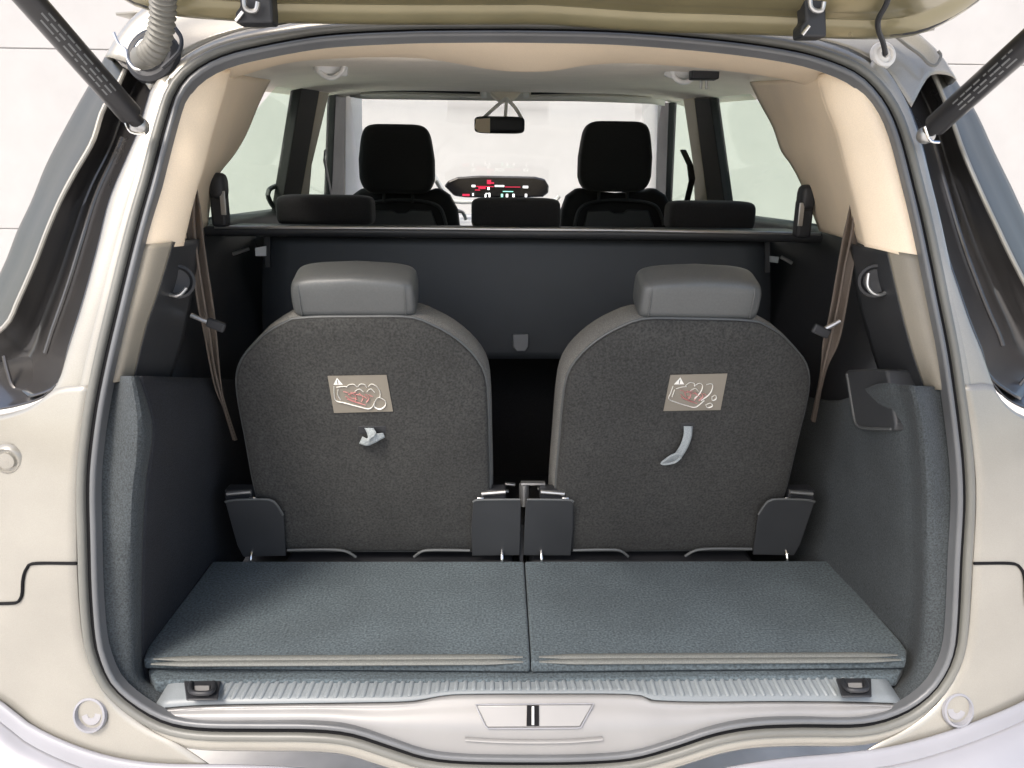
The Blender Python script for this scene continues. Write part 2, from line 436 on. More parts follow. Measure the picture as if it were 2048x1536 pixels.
# roof corners above the seal
LC = [[(300,180),(318,158),(345,128),(385,100),(440,74),(520,52),(640,38)], [(262,130),(280,95),(310,60),(350,40),(400,28),(500,18),(640,10)],
      [(215,118),(238,80),(268,42),(310,10),(380,-12),(480,-20),(640,-22)]]
RC = [[(1822,215),(1800,180),(1770,140),(1730,112),(1680,90),(1600,72),(1480,58)], [(1862,150),(1845,120),(1815,92),(1770,70),(1715,56),(1630,42),(1480,28)],
      [(1905,168),(1882,130),(1850,92),(1800,55),(1730,28),(1640,12),(1480,0)]]
for C in (LC, RC):
    obj('roof_corner_panel', loft([ra(C[0], .012), ra(C[1], .018), ra(C[2], .05), [p + Vector((.05 if p.x > 0 else -.05, .35, -.005)) for p in ra(C[2], .07)]], 36, 5), PAINT, car, solid=.002)
topg = [(520,50),(700,36),(900,30),(1060,29),(1250,34),(1450,50),(1600,70)]
topg2 = [(520,20),(700,10),(900,4),(1060,2),(1250,8),(1450,22),(1600,40)]
obj('roof_gutter', loft([ra(topg, .014), ra(topg2, .06), [p + Vector((0, .5, .05)) for p in ra(topg2, .08)]], 40, 4), PAINT_DK_REFL, car, solid=.002)

# lower rear body panels
def rowpanel(rows, off):
    return [[UA(x, y, off) for x, y in r] for r in rows]
leftlow = [[(182,770),(140,772),(112,777),(60,816),(0,836),(-90,850),(-260,862)], [(170,845),(130,850),(80,858),(20,868),(-90,880),(-260,888)]]
for y, xi in [(940,158),(1000,155),(1060,154),(1127,154),(1200,158),(1270,165),(1320,178),(1360,200),(1400,228),(1435,265),(1465,310),(1490,360),(1530,420)]:
    leftlow.append([(xi + (-260 - xi) * t, y + (18 if y > 1300 else 0) * t) for t in (0, .12, .3, .5, .75, 1)])
rightlow = [[(1922,770),(1955,768),(1982,766),(2003,803),(2048,837),(2130,856),(2310,866)], [(1938,845),(1970,850),(2005,858),(2048,868),(2130,880),(2310,888)]]
for y, xi in [(940,1950),(1000,1952),(1060,1950),(1127,1946),(1200,1942),(1270,1936),(1320,1925),(1360,1905),(1400,1880),(1435,1845),(1465,1800),(1490,1750),(1530,1690)]:
    rightlow.append([(xi + (2310 - xi) * t, y + (18 if y > 1300 else 0) * t) for t in (0, .12, .3, .5, .75, 1)])
for rws, s in ((leftlow, 0), (rightlow, 1)):
    lo = obj('rear_corner_panel', loft(rowpanel(rws, .002), 24, 4), PAINT, car, solid=.002, label='champagne rear body corner beside the tail opening')
    # raised lower cover with its stepped seam
    if s == 0:
        out = [(150,1131),(70,1131),(56,1140),(50,1160),(48,1190),(40,1206),(20,1211),(-240,1211),(-240,1560),(420,1560),(330,1500),(268,1470),(215,1425),(183,1370),(163,1300),(153,1220)]
        seam = [(153,1127),(70,1127),(54,1136),(46,1158),(44,1188),(38,1200),(18,1207),(-120,1207)]
    else:
        out = [(1950,1131),(2020,1131),(2036,1138),(2044,1155),(2047,1200),(2052,1225),(2080,1235),(2300,1235),(2300,1560),(1690,1560),(1790,1490),(1845,1462),(1900,1415),(1925,1370),(1940,1300),(1946,1220)]
        seam = [(1948,1127),(2022,1127),(2040,1135),(2049,1155),(2052,1200),(2058,1220),(2085,1231),(2200,1231)]
    obj('panel_seam', tube(resample([UA(x, y, -.0005) for x, y in seam], 50), .0022, 6), BLACKR, lo)
# plug and bump stops
plug = obj('body_plug', lathe(UA(15, 920, -.002), (0, -1, 0), [(.022, -.004), (.021, .0), (.017, .003), (.0155, .0), (.012, .0), (.011, .004), (.0, .005)]), PAINT, car)
for x, y in ((180, 1430), (1916, 1420)):
    c = UA(x, y, -.001)
    ax = Vector((-.15 if x < 1000 else .15, -1, .35))
    bs = obj('bump_stop_socket', lathe(c, ax, [(.0255, -.002), (.0245, .003), (.0215, .0035), (.020, -.002), (.019, -.012), (.0175, -.014)]), BUMPSEAM, car)
    obj('bump_stop', lathe(c - ax.normalized() * .003, ax, [(.0185, -.014), (.0165, -.003), (.015, .0005), (.006, .001), (.004, -.002), (0, -.002)]), BUMPER, bs)

# bumper under the opening
BU = [(-300,1270),(-120,1335),(0,1402),(60,1448),(140,1487),(230,1515),(330,1528),(480,1530),(640,1540),(800,1572),(1060,1590),(1300,1575),(1430,1540),(1560,1518),(1690,1506),(1790,1492),(1880,1468),(1960,1440),(2048,1402),(2160,1340),(2330,1270)]
b0 = [UA(x, y, -.004) for x, y in BU]
b1 = [p + Vector((0, -.006, -.002)) for p in b0]
b2 = [p + Vector((0, -.014, -.020)) for p in b0]
b3 = [p + Vector((0, -.045, -.040)) for p in b0]
b4 = [Vector((p.x * 1.03, p.y - .085, p.z - .11)) for p in b0]
b5 = [Vector((p.x * 1.03, p.y - .075, .30)) for p in b0]
bp = obj('rear_bumper', loft([b2, b3, b4, b5], 90, 5), BUMPER, car, solid=.003, label='pale silver rear bumper below the opening')
obj('bumper_edge', loft([b0, b1, b2, [p + Vector((0, -.004, -.003)) for p in b2]], 90, 3), BUMPSEAM, bp, solid=.002)

# ------------------------------------------------------------------ sill
SC = [(.44, -.030), (.49, -.020), (.53, -.006), (.555, .010), (.572, .032), (.58, .06)]
def USC(px, py, off=0.0):
    return hit(px, py, lambda p: p.y - curve1(SC, p.z) - off - .03 * p.x * p.x)
edge = [(305,1424),(400,1416),(550,1413),(700,1411),(820,1408),(871,1399),(922,1394),(1066,1393),(1264,1394),(1300,1405),(1400,1409),(1550,1408),(1700,1409),(1806,1413)]
lowr = [(300,1437),(400,1453),(550,1456),(640,1458),(735,1477),(800,1498),(880,1514),(1066,1519),(1250,1515),(1330,1497),(1410,1472),(1530,1447),(1700,1443),(1812,1419)]
e3 = [USC(x, y) for x, y in edge]; l3_ = [USC(x, y, .002) for x, y in lowr]
m3 = [USC(*q) for q in mid(edge, lowr, .12, 14)]
m4 = [USC(x, y, -.004) for x, y in mid(edge, lowr, .5, 14)]
sill = obj('sill_cover', loft([[p + Vector((0, .012, -.004)) for p in e3], e3, m3, m4, l3_], 80, 5), SILLC, car, solid=.002, label='pale moulded loading sill cover with latch in the middle')
trap = [(953,1411),(1186,1409),(1160,1454),(974,1455)]
tr3 = [USC(x, y, -.0095) for x, y in trap]
obj('latch_cover', prism(tr3, (0, .006, -.002)), SILLC, sill, bevel=.0015)
obj('cover_gap', tube(resample([USC(x, y, -.0100) for x, y in [(951,1409),(1070,1408),(1188,1407),(1174,1432),(1161,1456),(1070,1457),(973,1457),(962,1434)]], 60, closed=True, smooth=False), .0009, 6, closed=True), BUMPSEAM, sill)
obj('latch_opening', prism([USC(x, y, -.0115) for x, y in [(1054,1411),(1078,1411),(1078,1452),(1053,1452)]], (0, .004, -.002)), BLACKR, sill)
obj('striker', tube(resample([USC(1066, y, -.0140) for y in (1413, 1430, 1450)], 8), .0019, 10), WHITET, sill)
obj('sill_ridge', tube(resample([USC(x, y, -.006) for x, y in [(930,1478),(1000,1482),(1066,1483),(1140,1482),(1205,1477)]], 24), .004, 8, flat=.5), SILLC, sill)
# ribbed plate
ZP = .574
pf = [UZ(x, y, ZP) for x, y in [(338,1366),(420,1364),(600,1361),(850,1359),(1062,1358),(1300,1355),(1500,1353),(1700,1352),(1768,1351)]]
pb = [p + Vector((0, .003, .003)) for p in e3]
plate = obj('sill_plate', loft([[p + Vector((0, .02, 0)) for p in pf], pf, pb], 60, 3, smx=False), SILLP, car, solid=.002, label='grey plastic sill plate with fine ribs')
NR = 74
pfr = resample(pf, NR + 8)[4:-4]; pbr = resample(pb, NR + 8)[4:-4]
for a, b in zip(pfr, pbr):
    a = a + Vector((0, -.002, .0012)); b2_ = a.lerp(b + Vector((0, 0, .0012)), .82)
    obj('rib', tube([a, a.lerp(b2_, .06), a.lerp(b2_, .94), b2_], lambda t: .0036 if 0.01 < t < .99 else .002, 8, flat=.55), SILLP, plate)
# lashing rings
for x, y, s in ((405, 1388, -1), (1710, 1382, 1)):
    c = UZ(x, y, .576)
    ring = obj('lashing_eye', prism([c + Vector(((-.026 if abs(k) > 1 else .026) * 1, 0, 0)) + Vector((0, 0, 0)) for k in ()] or
        [c + Vector((q[0] + s * q[1] * .35, q[1], .002)) for q in [(-.022,-.018),(.022,-.018),(.027,.024),(-.027,.024)]], (0, 0, .003)), DPLAST, car, bevel=.002)
    u = [(-.016, .02, .004), (-.017, .004, .008), (-.013, -.012, .012), (0, -.016, .013), (.013, -.012, .012), (.017, .004, .008), (.016, .02, .004)]
    obj('ring', tube(resample([c + Vector((q[0] + s * q[1] * .35, q[1], q[2])) for q in u], 24), .0036, 10), DPLAST, ring)
    obj('ring_plate', prism([c + Vector((q[0] + s * q[1] * .35, q[1], .0052)) for q in [(-.010,-.012),(.010,-.012),(.011,.010),(-.011,.010)]], (0, 0, .002)), SILLC, ring, bevel=.001)

# ------------------------------------------------------------------ load floor: two lift-out boards
ZB = .60
def board(name, outl, label):
    o3 = [UZ(x, y, ZB) for x, y in outl]
    base = thing(name, (sum(p.x for p in o3) / len(o3), o3[0].y, ZB - .022), label, 'floor board', 'carpeted load floor boards')
    obj('panel', prism([p + Vector((0, 0, -.018)) for p in o3], (0, 0, .018)), FLOORC, base, bevel=.004, seg=3)
    return base, o3
bl, o3l = board('floor_board', [(286,1318),(296,1292),(425,1122),(1048,1122),(1060,1310),(1060,1325)], 'carpeted load floor board on the side of the crumpled strap seat')
br, o3r = board('floor_board', [(1062,1325),(1062,1310),(1050,1122),(1660,1121),(1800,1280),(1814,1300),(1813,1318)], 'carpeted load floor board on the side of the hanging strap seat')
for b_, xa, xb in ((bl, 308, 1046), (br, 1078, 1795)):
    pts = [UZ(xa + (xb - xa) * i / 12, 1318 - 8 * (xa + (xb - xa) * i / 12 - 300) / 1500, ZB + .001) for i in range(13)]
    obj('edge_piping', tube(resample(pts, 40), lambda t: .0062 * min(1, 8 * t + .3, 8 * (1 - t) + .3), 10, flat=.55), PIPEM, b_)
    pts = [p + Vector((0, -.010, -.0015)) for p in pts]
    obj('edge_piping', tube(resample(pts, 40), lambda t: .0062 * min(1, 8 * t + .3, 8 * (1 - t) + .3), 10, flat=.55), PIPEM, b_)
ZL = .585
obj('floor_front_strip', prism([UZ(x, y, .578) for x, y in [(298,1345),(310,1366),(350,1362),(1062,1360),(1740,1352),(1795,1352),(1808,1330),(1806,1318),(1062,1330),(296,1335)]], (0, 0, -.02)), FLOORC, car, bevel=.004)
obj('floor_tray', box((0, .95, .49), (1.30, 1.72, .05)), DPLAST, car)
obj('cabin_floor', box((0, 2.2, .42), (1.36, 1.9, .05)), DPLAST, car)

# ------------------------------------------------------------------ side trims
# left: rear lip facing back, then the inner wall running forward
la = [(262,757-12),(225,752),(206,818),(192,954),(187,1050),(191,1180),(199,1270),(212,1330),(245,1383),(300,1425),(340,1434)][1:]
lb = [(275,752),(303,852),(292,950),(285,1050),(282,1150),(281,1250),(283,1330),(292,1362),(318,1368),(345,1380)]
a3 = ra(la, .010); bb3 = [UY(x, y, .085) for x, y in lb]
trimL = obj('side_trim', loft([a3, [UA(x, y, .022) for x, y in mid(la, lb, .25, 10)], [UY(x, y, .055) for x, y in mid(la, lb, .75, 10)], bb3], 44, 5), CARPET, car, solid=.003,
            label='carpeted side trim with a sharp vertical edge beside the floor board')
zk = lambda z, k: .5 + (z - .5) * k
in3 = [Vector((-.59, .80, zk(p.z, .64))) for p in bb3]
obj('inner_wall', loft([bb3, [p.lerp(q, .12) for p, q in zip(bb3, in3)], in3], 30, 6, smx=False), CARPET_SHADE, trimL, solid=.003)
# right
rra = [(1896,775),(1908,830),(1917,890),(1923,950),(1924,1020),(1918,1125),(1912,1233),(1905,1290),(1885,1340),(1852,1380),(1800,1416),(1780,1428)]
rrb = [(1800,770),(1815,830),(1822,890),(1826,950),(1828,1020),(1830,1125),(1828,1220),(1822,1290),(1815,1340),(1790,1362),(1770,1370),(1750,1385)]
a3 = ra(rra, .010); bb3 = [UY(x, y, .095) for x, y in rrb]
trimR = obj('side_trim', loft([a3, [UA(x, y, .02) for x, y in mid(rra, rrb, .3, 12)], [UY(x, y, .055) for x, y in mid(rra, rrb, .72, 12)], bb3,
            [Vector((p.x - .004, p.y + .06, zk(p.z, .97))) for p in bb3], [Vector((.585, .45, zk(p.z, .76))) for p in bb3], [Vector((.575, .85, zk(p.z, .64))) for p in bb3]], 44, 5), CARPET, car, solid=.003,
            label='carpeted side trim with a moulded storage pocket')
# upper dark side walls with ledge, to the belt line
for s in (-1, 1):
    prof = [(.588, .70), (.592, .90), (.60, .97), (.612, 1.02), (.63, 1.06), (.66, 1.12), (.685, 1.19), (.70, 1.205)]
    rows = [[Vector((s * x, y, z)) for x, z in prof] for y in (.30, .45, .6, .9, 1.3, 2.0, 3.0)]
    obj('belt_trim', grid(rows), DPLAST, car, solid=.003)
    rows = [[Vector((s * x, y, z)) for x, z in [(.66, .42), (.66, .8), (.69, 1.0), (.70, 1.2), (.74, 1.205)]] for y in (.8, 1.3, 2.0, 3.2)]
    obj('door_trim', grid(rows), DPLAST, car, solid=.003)

# pillar trims: grey-tan foot and beige upper
def pillar(a, b, c, yc, aoff, boff, m, name, label, foot):
    a3 = ra(a, aoff); b3 = ra(b, boff); c3 = [UY(x, y, Y) for (x, y), Y in zip(c, yc)]
    n = 30
    A_, B_, C_ = resample(a3, n), resample(b3, n), resample(c3, n)
    M0 = [p.lerp(q, .35) + Vector((0, -.014, 0)) for p, q in zip(A_, B_)]
    M1 = [p.lerp(q, .8) + Vector((0, -.012, 0)) for p, q in zip(A_, B_)]
    sg = 1 if a3[0].x > 0 else -1
    E_ = [p + Vector((sg * .004, .016, 0)) for p in B_]
    o = obj(name, loft([A_, M0, M1, B_, E_, [p + Vector((sg * .012, .02, 0)) for p in E_]], 36, 5), m, car, solid=.003, label=label)
    I_ = [p + Vector((sg * .012, .03, 0)) for p in B_]
    obj('inner_face', loft([I_, [p.lerp(q, .35) + Vector((sg * .006, 0, 0)) for p, q in zip(I_, C_)], C_], 36, 6), m, o, solid=.003)
    return o
pillar([(400,140),(366,166),(344,222),(322,290),(302,369),(290,430),(277,497)], [(456,140),(443,191),(419,273),(401,342),(391,372),(377,425),(362,492)],
       [(540,160),(518,205),(492,267),(468,308),(441,342),(426,373),(414,450)], [.85,.82,.78,.74,.7,.67,.62], .012, .06, BEIGE, 'pillar_trim', 'beige upper pillar trim on the corrugated hose side', 0)
pillar([(1690,132),(1730,165),(1760,225),(1782,290),(1802,370),(1822,440),(1844,522)], [(1640,150),(1656,205),(1678,262),(1692,315),(1704,362),(1722,432),(1736,494)],
       [(1500,164),(1520,205),(1546,253),(1563,301),(1582,328),(1604,370),(1640,462)], [.85,.82,.78,.74,.7,.67,.62], .012, .06, BEIGE, 'pillar_trim', 'beige upper pillar trim on the thin cable side', 0)
def foot(a, b, c, yc, yc0, label):
    p = obj('pillar_foot', loft([ra(a, .012), [q + Vector((0, -.006, 0)) for q in ra(mid(a, b, .5, 8), .02)], ra(b, .035)], 24, 5), TAN, car, solid=.003, label=label)
    b3 = resample(ra(b, .035), 8); c3 = resample([UY(x, y, Y) for (x, y), Y in zip(c, yc)], 8)
    obj('inner_face', loft([b3, [p_.lerp(q, .3) + Vector((0, -.004, 0)) for p_, q in zip(b3, c3)], c3], 24, 5), MPLAST, p, solid=.003)
    return p
footL = foot([(279,490),(258,590),(236,680),(218,766)], [(345,484),(316,580),(290,656),(266,756)], [(400,478),(385,580),(362,690),(335,770)], [.30,.30,.28,.26], 0, 'grey tan pillar foot trim on the corrugated hose side')
footR = foot([(1843,512),(1866,610),(1884,690),(1900,780)], [(1775,500),(1798,598),(1822,690),(1850,775)], [(1700,488),(1718,600),(1745,700),(1775,790)], [.30,.30,.28,.26], 0, 'grey tan pillar foot trim on the thin cable side')
# recessed hooks on the feet
for x, y, s in ((355, 563, -1), (1752, 562, 1)):
    c = UY(x, y, .205 if s < 0 else .20)
    h = obj('bag_hook', lathe(c, (-s * .6, -1, .1), [(.026, -.006), (.025, .002), (.021, .003), (.018, -.004), (.0, -.006)], 20), DPLAST, car)
    u = [(-.016, 0, .012), (-.017, -.004, -.006), (-.008, -.008, -.017), (.006, -.008, -.018), (.016, -.004, -.008)]
    obj('hook_bar', tube(resample([c + Vector((q[0], q[1] - .006, q[2])) for q in u], 20), .0028, 8), STEEL, h)
# storage pocket on the right trim and rib on the left one
def UW(px, py, off=0.0): return hit(px, py, lambda p: p.x - .527 + off)
pkt = obj('storage_pocket', prism([UW(x, y) for x, y in [(1688,748),(1694,740),(1740,738),(1772,740),(1782,790),(1791,852),(1788,862),(1724,861),(1711,857),(1704,846)]], (.07, 0, 0)), MPLAST, trimR, bevel=.006, seg=3, label='smooth dark plastic storage pocket in the side trim')
obj('pocket_highlight', tube(resample([UW(x, y, .0005) for x, y in [(1694,748),(1699,778),(1705,815),(1711,845),(1722,855),(1750,857),(1782,858)]], 30), .0022, 8), LEATH, pkt)  # paler tube paints a highlight on the left and bottom edges

# ------------------------------------------------------------------ headliner
hr_a = [(405,150),(440,124),(500,106),(590,92),(676,84),(793,79),(910,73),(1060,68),(1293,80),(1450,93),(1586,112),(1655,130),(1695,150)]
hr_b = [(478,152),(510,142),(560,128),(610,120),(680,115),(760,113),(850,116),(930,129),(990,139),(1050,143),(1110,140),(1170,130),(1250,125),(1340,130),(1450,140),(1560,156),(1620,172)]
H0 = resample(ra(hr_a, .012), 50); H1 = resample([UY(x, y, .44) for x, y in hr_b], 50)
Hm = [p.lerp(q, .55) + Vector((0, 0, -.004)) for p, q in zip(H0, H1)]
obj('rear_header_trim', loft([H0, Hm, H1, [p + Vector((0, .01, .012)) for p in H1], [p + Vector((0, .06, .02)) for p in H1]], 60, 5), BEIGE, car, solid=.002, label='beige roof header trim with a bulge in the middle')
def roofz(x, y):
    return 1.502 + .071 * (y - .44) - .015 * max(0, y - 1.5) ** 2 - .025 * (abs(x) / .62) ** 6
rows = [[Vector((x, y, roofz(x, y))) for x in [-.66 + 1.32 * i / 40 for i in range(41)]] for y in [.46, .6, .8, 1.0, 1.2, 1.4, 1.6, 1.8, 1.95, 2.05]]
obj('headliner', grid(rows), HEADL, car, solid=.004, label='grey beige fabric roof lining')
rows = [[Vector((x * .90, y, roofz(x * .8, y) + .055 + (.0 if y > .4 else 0))) for x in [-.70 + 1.4 * i / 30 for i in range(31)]] for y in [.34, .6, 1.0, 1.4, 1.8, 2.05, 2.2]]
obj('roof_skin', grid(rows), PAINT, car, solid=.004)
# grab hooks and belt guide
def hookpart(x, y, Y, m, sz=1.0, name='coat_hook'):
    c = UY(x, y, Y)
    h = obj(name, box(c, (.05 * sz, .03, .022 * sz), Euler((.3, 0, .5))), m, car, bevel=.004)
    obj('hook_loop', tube(resample([c + Vector((dx * sz, -.02, dz * sz)) for dx, dz in [(-.02, .004), (-.012, -.012), (.004, -.018), (.02, -.008), (.026, .006)]], 20), .004 * sz, 8), m, h)
hookpart(662, 134, .75, WHITET, 1.3)
hookpart(1362, 143, .75, WHITET, 1.3)
bg_ = obj('belt_guide', box(UY(1408, 148, .70), (.055, .03, .022)), DPLAST, car, bevel=.003)
for x in (1402, 1413):
    obj('guide_pin', tube([UY(x, 148, .735), UY(x, 162, .735), UY(x, 178, .735)], .0028, 8), STEEL, bg_)

# ------------------------------------------------------------------ cabin sides: pillars and windows
def sidepoly(s, pts, m, name, th=.02, off=0.0, label=None):
    o3 = [US(x, y, s, off) for x, y in pts]
    return obj(name, prism(o3, (s * th, 0, 0)), m, car, smooth=False, bevel=.003 if th > .01 else 0, label=label)
sidepoly(-1, [(603,176),(640,178),(588,470),(555,470)], DFAB, 'door_pillar', .03, 0)
sidepoly(-1, [(640,178),(660,180),(624,330),(612,470),(588,470)], OLIVE, 'door_pillar', .03, .004)
sidepoly(-1, [(672,190),(692,195),(687,470),(660,470)], DPLAST, 'door_pillar', .03, 0)
sidepoly(-1, [(692,180),(724,182),(728,470),(690,470)], APIL, 'windscreen_pillar', .03, .002)
sidepoly(1, [(1388,196),(1419,196),(1459,480),(1424,480)], DFAB, 'door_pillar', .03, 0)
sidepoly(1, [(1366,196),(1388,196),(1424,480),(1392,480),(1386,330)], OLIVE, 'door_pillar', .03, .004)
sidepoly(1, [(1318,205),(1338,205),(1328,480),(1308,480)], DPLAST, 'door_pillar', .03, 0)
sidepoly(1, [(1284,190),(1317,192),(1308,480),(1294,480)], APIL, 'windscreen_pillar', .03, .002)
sidepoly(-1, [(560,168),(606,168),(560,478),(350,490),(420,330)], GTINT, 'side_window', .004, .012)
sidepoly(-1, [(655,170),(675,172),(664,480),(608,480),(622,330)], GTINT, 'side_window', .004, .012)
sidepoly(1, [(1417,186),(1490,180),(1640,330),(1690,490),(1456,484)], GTINT, 'side_window', .004, .012)
sidepoly(1, [(1336,186),(1370,186),(1394,330),(1398,480),(1326,480)], GTINT, 'side_window', .004, .012)
# belts on the door pillars
for s, pts in ((-1, [(650,300),(648,318),(655,350),(664,395)]), (1, [(1366,300),(1380,330),(1384,360),(1374,402)])):
    obj('shoulder_belt', tube([US(x, y, s, -.03) for x, y in pts], .012, 6, flat=.2), DPLAST, car)
# door handle loop seen beyond the window
obj('mirror_loop', tube(resample([US(x, y, -1, .03) for x, y in [(558,370),(540,378),(536,392),(546,412),(558,420)]], 20), .007, 8), DPLAST, car)
# windscreen header, visors, mirror
hd = [UY(x, y, 2.0) for x, y in [(700,172),(720,176),(860,178),(1010,180),(1160,183),(1300,190),(1330,192)]]
hdl = [UY(x, y, 2.03) for x, y in [(700,192),(722,196),(860,198),(1010,200),(1160,201),(1302,206),(1330,210)]]
head = obj('windscreen_header', loft([hd, hdl], 24, 3), APIL, car, solid=.01)
for pts in ([(722,190),(800,188),(960,193)], [(1062,194),(1180,192),(1302,196)]):
    o = obj('sun_visor', tube(resample([UY(x, y, 1.97) for x, y in pts], 20), .010, 8, flat=.6), APIL, car)
    obj('visor_gap', tube(resample([UY(x, y - 7, 1.94) for x, y in pts], 20), .0045, 6), DPLAST, o)
for x in (968, 1052):
    obj('visor_clip', box(UY(x, 186, 1.94), (.02, .02, .035)), WHITET, car, bevel=.005)
mbase = obj('mirror_mount', prism([UY(x, y, 1.93) for x, y in [(985,150),(1038,150),(1046,180),(1028,200),(1002,206),(980,188)]], (0, .05, 0)), HEADL, car, bevel=.008)
mir = obj('rear_view_mirror', pillow(UY(999, 250, 1.90), (.178, .04, .058), .35, .6), DPLAST, car, label='interior rear view mirror with a pale reflection painted in at one end')
obj('mirror_reflection', prism([UY(x, y, 1.876) for x, y in [(952,238),(980,236),(980,266),(956,264),(950,256)]], (0, .003, 0)), BEIGE, mir, bevel=.001)  # beige plate paints in the mirror's reflection of the rear
for pts in ([(1012,196),(990,215),(965,238)], [(1012,196),(1030,215),(1044,238)], [(1013,196),(1012,215),(1010,240)]):
    obj('mirror_stem', tube(resample([UY(x, y, 1.915) for x, y in pts], 12), .006, 8), APIL, mir)
# windscreen and dashboard
ws = [UY(x, y, 2.05) for x, y in [(700,190),(1010,196),(1325,204)]]
wsb = [Vector((-.70, 3.05, 1.06)), Vector((0, 3.15, 1.06)), Vector((.70, 3.05, 1.06))]
obj('windscreen', loft([ws, wsb], 16, 4), GCLEAR, car, solid=.004)
rows = [[Vector((x, y, z - .03 * (abs(x) / .7) ** 2)) for x in [-.72 + 1.44 * i / 20 for i in range(21)]] for y, z in [(2.45, .75), (2.47, 1.0), (2.55, 1.10), (2.75, 1.13), (3.1, 1.13)]]
dash = obj('dashboard', grid(rows), DASH, car, solid=.004)
obj('firewall', box((0, 3.16, .75), (1.44, .04, .75)), DPLAST, car)
scr = [(888,372),(896,362),(915,354),(960,351),(1070,353),(1090,358),(1098,372),(1097,386),(1086,394),(1040,396),(930,395),(908,392)]
clus = obj('instrument_display', prism([UY(x, y, 2.62) for x, y in scr], (0, .05, 0)), SCREEN, car, smooth=False, bevel=.008, label='wide black instrument display with red and white readouts')
def glyph(name, x, y, w_, h_, m):
    p = UY(x, y, 2.614); k = (p - CAM).length / FPX
    obj(name, box(p, (w_ * k, .004, h_ * k)), m, clus, smooth=False)
for x, y, w_, h_, m in [(947,372,7,4,EMWHT),(970,373,34,1.6,EMRED),(999,372,18,3.2,EMWHT),(1025,374,30,1.4,EMRED),(1051,374,10,4,EMWHT),(978,364,8,8,EMRED),(964,375,14,5,EMRED),(977,377,4,5,EMWHT),
    (932,390,14,4,EMRED),(946,389,3,5,EMWHT),(971,392,3,7,EMWHT),(979,390,3,8,EMWHT),(975,387,7,1.5,EMWHT),(1004,391,4,6,EMGRN),(1014,391,4,6,EMWHT),(1027,391,4,6,EMWHT),(1016,383,20,1.5,EMGRN),(1052,391,4,6,EMWHT),(985,366,6,3,EMRED),(955,380,10,2,EMRED)]:
    glyph('readout', x, y, w_, h_, m)
# strip of bright dash under the display
obj('dash_rail', tube(resample([UY(x, y, 2.58) for x, y in [(868,352),(886,380),(905,402),(960,404),(1040,403),(1105,402),(1118,392)]], 40), .009, 8), WHITET, car)
obj('steering_column_trim', tube(resample([UY(x, y, 2.5) for x, y in [(872,362),(890,392),(908,418),(925,425),(932,440)]], 30), .008, 8), STEEL, car)

# ------------------------------------------------------------------ rolled luggage cover and its board
cover = thing('luggage_cover', UY(1040, 716, .80), 'black roller cover across the boot with a flat dark drop panel below', 'luggage cover')
obj('cassette', tube(resample([UY(x, y, .76) for x, y in [(412,462),(560,462),(800,464),(1050,466),(1300,469),(1500,472),(1640,476)]], 40), .014, 16, flat=.85), MPLAST, cover)
obj('cassette_highlight', tube(resample([UY(x, y, .752) for x, y in [(430,455),(800,457),(1050,459),(1300,462),(1640,469)]], 40), .0045, 10), STEEL, cover)  # bright tube paints in the highlight along the cassette top
obj('rear_shelf', prism([UY(x, 459 + (x - 430) * .009, .765) for x in (420, 800, 1200, 1640)] + [p + Vector((0, .20, .002)) for p in reversed([UY(x, 459 + (x - 430) * .009, .765) for x in (420, 800, 1200, 1640)])], (0, 0, -.006)), DPLAST, cover)
dp = [UY(x, y, .80) for x, y in [(527,474),(1040,478),(1538,484)]]; dpb = [UY(x, y, .80) for x, y in [(527,716),(1040,717),(1538,717)]]
obj('drop_panel', loft([dp, [p.lerp(q, .5) + Vector((0, -.008, 0)) for p, q in zip(dp, dpb)], dpb], 20, 5), mat('slate_panel', (.038, .044, .05), .6, bump=.08, bscale=700, blotch=.1), cover, solid=.006)
obj('finger_clip', prism([UY(x, y, .785) for x, y in [(1026,669),(1057,669),(1057,694),(1050,703),(1033,703),(1026,694)]], (0, .008, 0)), mat('grey_clip', (.16, .17, .18), .4), cover, bevel=.002)
obj('cover_tag', prism([UY(x, y, .775) for x, y in [(510,496),(532,492),(532,512),(511,512)]], (0, .004, 0)), WHITET, cover)
obj('cover_tag', prism([UY(x, y, .775) for x, y in [(1540,512),(1558,514),(1556,526),(1540,524)]], (0, .004, 0)), STRAP, cover)
for pts in ([(466,508),(498,497)], [(1562,514),(1584,526)]):
    obj('latch_rod', tube([UY(x, y, .74) for x, y in pts], .004, 8), STEEL, cover)
obj('side_bracket', prism([UY(x, y, .78) for x, y in [(528,474),(540,474),(540,535),(531,535)]], (0, .006, 0)), MPLAST, cover)
obj('side_bracket', prism([UY(x, y, .78) for x, y in [(1530,482),(1540,482),(1540,545),(1531,545)]], (0, .006, 0)), MPLAST, cover)

